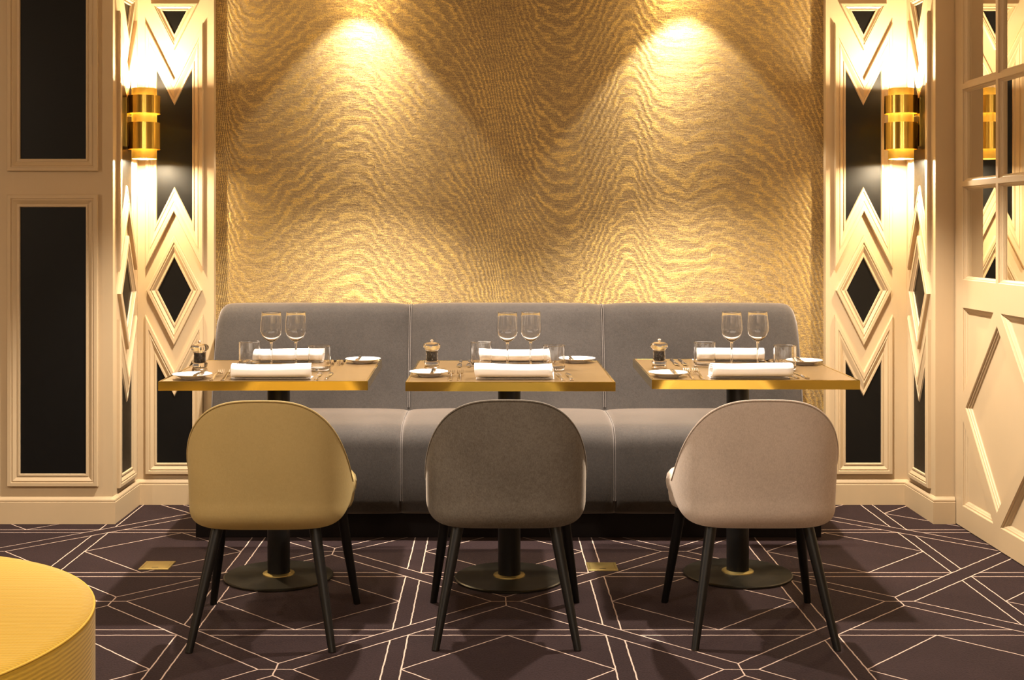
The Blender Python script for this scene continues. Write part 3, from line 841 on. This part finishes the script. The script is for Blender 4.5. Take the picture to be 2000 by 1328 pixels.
LAY = [
 dict(mill=(390, 4.58), pl=(375.5, 4.335), pr=(709, 4.85), t1=(488, 4.76), t2=(624, 4.585), w1=(530, 4.585), w2=(578, 4.60),
      nf=(530, 4.325, .270, .0, 1, 3), nb=(566, 4.875, .268, .02, 1, 5),
      forks=((411, 4.272), (433, 4.272)), knives=((617, 4.285), (636, 4.300)),
      bforks=((655, 4.935), (673, 4.935)), bknives=((477, 4.93), (495, 4.93)), bl=(-.02, 388), br=(-.02, 701)),
 dict(mill=(843.5, 4.635), pl=(837.5, 4.415), pr=(1128.5, 4.872), t1=(940, 4.745), t2=(1082, 4.60), w1=(991, 4.575), w2=(1036.7, 4.60),
      nf=(1004, 4.325, .264, .0, 0, 1), nb=(1004, 4.862, .266, -.01, 0, 2),
      forks=((878, 4.262), (896, 4.262)), knives=((1101, 4.264), (1117.5, 4.268)),
      bforks=((1066, 4.915), (1082, 4.915)), bknives=((900, 4.90), (917.5, 4.90)), bl=(.0, 845), br=(.0, 1115)),
 dict(mill=(1287.5, 4.65), pl=(1305, 4.39), pr=(1571, 4.80), t1=(1376, 4.73), t2=(1533, 4.60), w1=(1429, 4.60), w2=(1480, 4.615),
      nf=(1466, 4.345, .272, -.012, 1, 4), nb=(1424, 4.905, .268, .0, 1, 6),
      forks=((1355, 4.315), (1373, 4.315)), knives=((1559, 4.325), (1579, 4.318)),
      bforks=((1496, 4.955), (1511, 4.955)), bknives=((1311, 4.945), (1327, 4.945)), bl=(.02, 1316), br=(.08, 1562)),
]
for k, L in enumerate(LAY):
    T = '%s table' % ORD[k]; rz = TABS[k][2]
    s_mill(*L['mill'], 'clear acrylic pepper mill standing on the %s' % T)
    s_plate(*L['pl'], 'white side plate near the front left corner of the %s' % T)
    s_plate(*L['pr'], 'white side plate near the back right corner of the %s' % T)
    s_butter(L['bl'][1], L['pl'][1] - 0.004, -L['bl'][0], 'butter knife across the front left plate of the %s' % T)
    s_butter(L['br'][1], L['pr'][1] - 0.004, -L['br'][0] + PI, 'butter knife across the back right plate of the %s' % T)
    s_tumb(*L['t1'], 'clear tumbler left of the wine glasses on the %s' % T)
    s_tumb(*L['t2'], 'clear tumbler right of the wine glasses on the %s' % T)
    s_wine(*L['w1'], 'left stemmed wine glass of the pair on the %s' % T)
    s_wine(*L['w2'], 'right stemmed wine glass of the pair on the %s' % T)
    s_nap(*L['nf'], 'rolled white napkin at the front edge of the %s' % T)
    s_nap(*L['nb'], 'rolled white napkin behind the glasses on the %s' % T)
    for q, w in zip(L['forks'], ('outer', 'inner')):
        x, y = pos(*q); s_fork(x, y, rz, '%s fork left of the front napkin on the %s' % (w, T))
    for q, w in zip(L['knives'], ('inner', 'outer')):
        x, y = pos(*q); s_knife(x, y, rz + (0.05 if w == 'inner' else 0.02), '%s table knife right of the front napkin on the %s' % (w, T))
    for q, w in zip(L['bforks'], ('inner', 'outer')):
        x, y = pos(*q); s_fork(x, y, rz + PI, '%s fork right of the back napkin on the %s' % (w, T))
    for q, w in zip(L['bknives'], ('outer', 'inner')):
        x, y = pos(*q); s_knife(x, y, rz + PI, '%s table knife left of the back napkin on the %s' % (w, T))

# ------------------------------------------------------------------ lights
def spot(name, loc, target, power, size, blend, rad, col):
    l = bpy.data.lights.new(name, 'SPOT'); l.energy = power; l.spot_size = math.radians(size); l.spot_blend = blend
    l.shadow_soft_size = rad; l.color = col
    o = bpy.data.objects.new(name, l); COL.objects.link(o); o.location = loc
    o.rotation_euler = (Vector(target) - Vector(loc)).to_track_quat('-Z', 'Y').to_euler()
    return o
WARM = (1.0, 0.89, 0.77); WARM2 = (1.0, 0.81, 0.54)
for x in (-0.614, 0.898):
    spot('wall_downlight', (x, 5.64, 2.50), (x, 5.64, 0), 84, 76, 0.10, 0.025, (1.0, 0.90, 0.78))
    spot('wall_downlight_spill', (x, 5.62, 2.56), (x, 5.70, 0), 15, 150, 0.6, 0.03, (1.0, 0.72, 0.36))
for x, y in ((-0.625, 4.74), (0.94, 4.76)):
    spot('table_downlight', (x, y, 2.50), (x, y, 0), 480, 92, 0.45, 0.03, WARM)
for x, p in ((-2.15, 130), (-0.625, 115), (0.80, 60)):
    spot('aisle_fill_spot', (x, 2.4, 2.50), (x, 2.4, 0), p, 150, 0.7, 0.04, WARM)  # unseen fill spots, added to brighten the chair backs and left wall
for x in (-2.15, -0.625, 0.94):
    spot('rear_fill_spot', (x, -0.6, 2.50), (x, -0.6, 0), 120, 150, 0.7, 0.04, WARM)  # wide spots added out of view behind the camera as ambient fill
for x, y, p in ((-4.35, 2.9, 80), (-0.6, -2.35, 48), (1.4, -2.35, 48)):      # unseen fill lights added beside and behind the camera
    l = bpy.data.lights.new('unseen_fill_point', 'POINT'); l.energy = p; l.shadow_soft_size = 0.10; l.color = (1.0, 0.84, 0.64)
    o = bpy.data.objects.new('unseen_fill_point', l); COL.objects.link(o); o.location = (x, y, 1.95)
for x in (-1.538, 1.814):
    spot('sconce_uplight', (x, 5.625, 1.862), (x, 5.625, 3), 54, 172, 0.1, 0.02, WARM2)
    spot('sconce_downlight', (x, 5.625, 1.592), (x, 5.625, 0), 52, 172, 0.1, 0.02, WARM2)

w = bpy.data.worlds.new('World'); S.world = w; w.use_nodes = True
w.node_tree.nodes['Background'].inputs[0].default_value = (1.0, 0.72, 0.42, 1)
w.node_tree.nodes['Background'].inputs[1].default_value = 0.02

# fittings at the downlights, lenses added for glass reflections; aisle and rear ones invented
gl = NG('downlight_lens')
em = gl.n('ShaderNodeEmission'); em.inputs[0].default_value = (1, 0.89, 0.77, 1); em.inputs[1].default_value = 45.0
gl.link(em.outputs[0], gl.out.inputs[0])
dl = None
for x, y, lb in ((-0.614, 5.64, 'left wall'), (0.898, 5.64, 'right wall'), (-0.625, 4.74, 'left table'), (0.94, 4.76, 'right table'), (-2.15, 2.4, 'left aisle, added as fill'),
                 (-0.625, 2.4, 'middle aisle, added as fill'), (0.80, 2.4, 'right aisle, added as fill'), (-2.15, -0.6, 'left floor behind the camera, added as fill'), (-0.625, -0.6, 'middle floor behind the camera, added as fill'), (0.94, -0.6, 'right floor behind the camera, added as fill')):
    nm = 'round recessed ceiling downlight over the %s' % lb
    if dl is None:
        dl = thing('ceiling_downlight', nm, 'downlight', (x, y, ZC), 0, 'ceiling downlights')
        lathe('trim_ring', [(0.040, 0.0), (0.040, -0.006), (0.055, -0.006), (0.057, 0.0)], M['paint'], dl, 32, True)
        V, Fc = lathe_data([(0.0, -0.001), (0.040, -0.001)], 32)
        obj('lens', V, Fc, gl.mat, dl)
    else: dup(dl, (x, y, ZC), 0, nm, 'ceiling downlights')

# ------------------------------------------------------------------ camera
cam = bpy.data.cameras.new('camera'); co = bpy.data.objects.new('camera', cam); COL.objects.link(co)
co.location = (0, 0, CH); co.rotation_euler = (PI / 2, 0, 0)
cam.sensor_width = 36.0; cam.lens = F / 2000 * 36.0
cam.shift_x = (1000 - PX0) / 2000.0; cam.shift_y = -(664 - PY0) / 2000.0
cam.clip_start = 0.05
S.camera = co
S.view_settings.view_transform = 'Standard'; S.view_settings.look = 'None'
S.view_settings.gamma = 1.0; S.view_settings.exposure = 0.0
S.view_settings.use_curve_mapping = False
S.cycles.use_denoising = True
S.cycles.max_bounces = 10; S.cycles.transmission_bounces = 10
S.cycles.sample_clamp_indirect = 4.0
